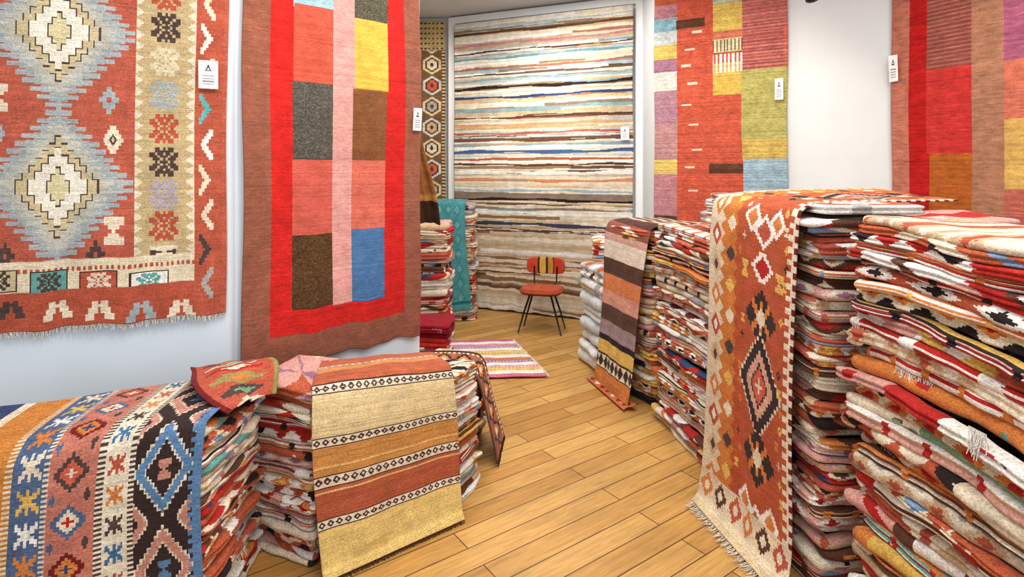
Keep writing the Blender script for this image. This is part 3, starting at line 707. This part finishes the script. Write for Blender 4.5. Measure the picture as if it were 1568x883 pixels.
q=np.stack([idx[:-1],np.roll(idx[:-1],-1,1),np.roll(idx[1:],-1,1),idx[1:]],-1)
cc=np.zeros(q.shape[:2]+(3,));cc[:]=col(192,82,54);cc[:2]=col(60,36,30);cc[4]=col(166,62,44)
mkmesh('seat',R,q,cc,PLAINW,True,ch)
def loc(x,y,z):
    p=Rm@np.array([x,y]);return (cx+p[0],cy+p[1],z)
def rod(name,pts,r0,r1,mat,parent):
    V=[];Q=[];pts=[np.array(p,float) for p in pts];m=10
    for i,p in enumerate(pts):
        d=pts[min(i+1,len(pts)-1)]-pts[max(i-1,0)];d/=np.linalg.norm(d);a=np.cross(d,[0,1,.3]);a/=np.linalg.norm(a);b=np.cross(d,a)
        rad=r0+(r1-r0)*i/(len(pts)-1)
        for k in range(m):
            t=2*math.pi*k/m;V.append(p+rad*(a*math.cos(t)+b*math.sin(t)))
    for i in range(len(pts)-1):
        for k in range(m): k2=(k+1)%m;Q.append((i*m+k,i*m+k2,(i+1)*m+k2,(i+1)*m+k))
    a=len(V);V.append(pts[0]);V.append(pts[-1])
    for k in range(0,m,2):
        Q.append((a,k,(k+1)%m,(k+2)%m));e=(len(pts)-1)*m;Q.append((a+1,e+(k+2)%m,e+(k+1)%m,e+k))
    return mkmesh(name,V,Q,None,mat,True,parent)
for i,(sx,sy) in enumerate([(-1,-1),(1,-1),(1,1),(-1,1)]):
    rod('leg_%d'%(i+1),[loc(sx*.10,sy*.08,sz-.02),loc(sx*.16,sy*.10+.02*sy,.2),loc(sx*.215,sy*.13,.003)],.011,.007,BLK,ch)
for i,sx in enumerate((-1,1)):
    rod('back_support_%d'%(i+1),[loc(sx*.10,.12,sz-.015),loc(sx*.115,.185,sz+.05),loc(sx*.12,.205,sz+.20)],.008,.007,BLK,ch)
c=Cv(-.19,.19,-.085,.085,.006,col(208,70,44))
c.rect(-.085,-.07,-1,1,BLACK);c.rect(-.07,.0,-1,1,col(214,166,64));c.rect(.0,.02,-1,1,col(70,52,40));c.rect(.02,.075,-1,1,col(204,140,60));c.rect(.075,.09,-1,1,col(90,56,36))
S,Z=np.meshgrid(np.linspace(-.19,.19,c.nx+1),np.linspace(-.085,.085,c.ny+1))
S2=S*(1-.10*(np.abs(Z)/.085)**3);Z2=Z*(1-.18*(np.abs(S)/.19)**4)
P=np.zeros(S.shape+(3,));yy=.175+.05-1.2*(S2**2)
P[...,0]=cx+Rm[0,0]*S2+Rm[0,1]*yy;P[...,1]=cy+Rm[1,0]*S2+Rm[1,1]*yy;P[...,2]=sz+.205+Z2
b=sheet('backrest',c,P,PLAINW,.028,ch);bv=b.modifiers.new('bev','BEVEL');bv.width=.006;bv.limit_method='ANGLE'

# ------------------------------------------------------------------ track spotlights
def spot_fixture(x,y,z,tx,ty,tz,power,angle=70,color=(1,.91,.78)):
    e=bpy.data.objects.new('track_spotlight',None);SCN.collection.objects.link(e)
    d=np.array([tx-x,ty-y,tz-z],float);d/=np.linalg.norm(d);p=np.array([x,y,z])
    rod('housing',[p-d*.08,p-d*.07,p+d*.05,p+d*.07],.035,.045,BLK,e)
    rod('stem',[(x,y,CZ-.0),(x,y,z)],.008,.008,BLK,e)
    l=bpy.data.lights.new('spot_lamp','SPOT');l.energy=power;l.spot_size=math.radians(angle);l.spot_blend=.9;l.shadow_soft_size=.06;l.color=color
    o=bpy.data.objects.new('spot_lamp',l);SCN.collection.objects.link(o);o.location=tuple(p+d*.10)
    o.rotation_euler=Vector(d).to_track_quat('-Z','Y').to_euler();o.parent=e
spot_fixture(.4,4.5,3.3,.4,6.3,2.3,180,50)
spot_fixture(-.6,1.1,3.2,-1.7,2.5,1.9,44,75)
spot_fixture(.0,1.9,3.2,-.95,3.0,1.9,38,75)
spot_fixture(1.4,3.6,3.3,2.0,5.0,2.0,50,75)
spot_fixture(2.2,2.4,3.2,3.5,3.6,2.0,36,75)
spot_fixture(-1.5,5.2,3.3,-1.0,6.8,2.2,60,70)
spot_fixture(2.09,3.98,2.86,2.6,4.6,2.0,4,70)

def area(name,x,y,z,sx,sy,p,color=(1,.975,.94),rot=(0,0,0)):
    l=bpy.data.lights.new(name,'AREA');l.shape='RECTANGLE';l.size=sx;l.size_y=sy;l.energy=p;l.color=color
    o=bpy.data.objects.new(name,l);SCN.collection.objects.link(o);o.location=(x,y,z);o.rotation_euler=rot
area('added_ceiling_fill',.2,1.2,3.42,2.5,2.0,74)  # unseen area lights added under the ceiling for soft overall brightness
area('added_ceiling_fill',.3,3.4,3.42,2.0,1.6,68)
area('added_ceiling_fill',.2,5.2,3.42,1.4,1.0,42)
area('added_ceiling_fill',2.8,2.2,3.42,1.5,2.0,38)
w=bpy.data.worlds.new('daylight');w.use_nodes=True;SCN.world=w
bgN=w.node_tree.nodes['Background'];bgN.inputs[0].default_value=(.88,.94,1.0,1);bgN.inputs[1].default_value=1.35

# ------------------------------------------------------------------ camera
cd=bpy.data.cameras.new('camera');cd.lens=20;cd.sensor_width=36;cd.shift_y=-(441.5-HY)/1568.0;cd.clip_start=.05
co=bpy.data.objects.new('camera',cd);SCN.collection.objects.link(co);co.location=(0,0,H);co.rotation_euler=(math.pi/2,0,0)
SCN.camera=co
SCN.view_settings.view_transform='Standard';SCN.view_settings.look='None'
SCN.view_settings.exposure=0.0
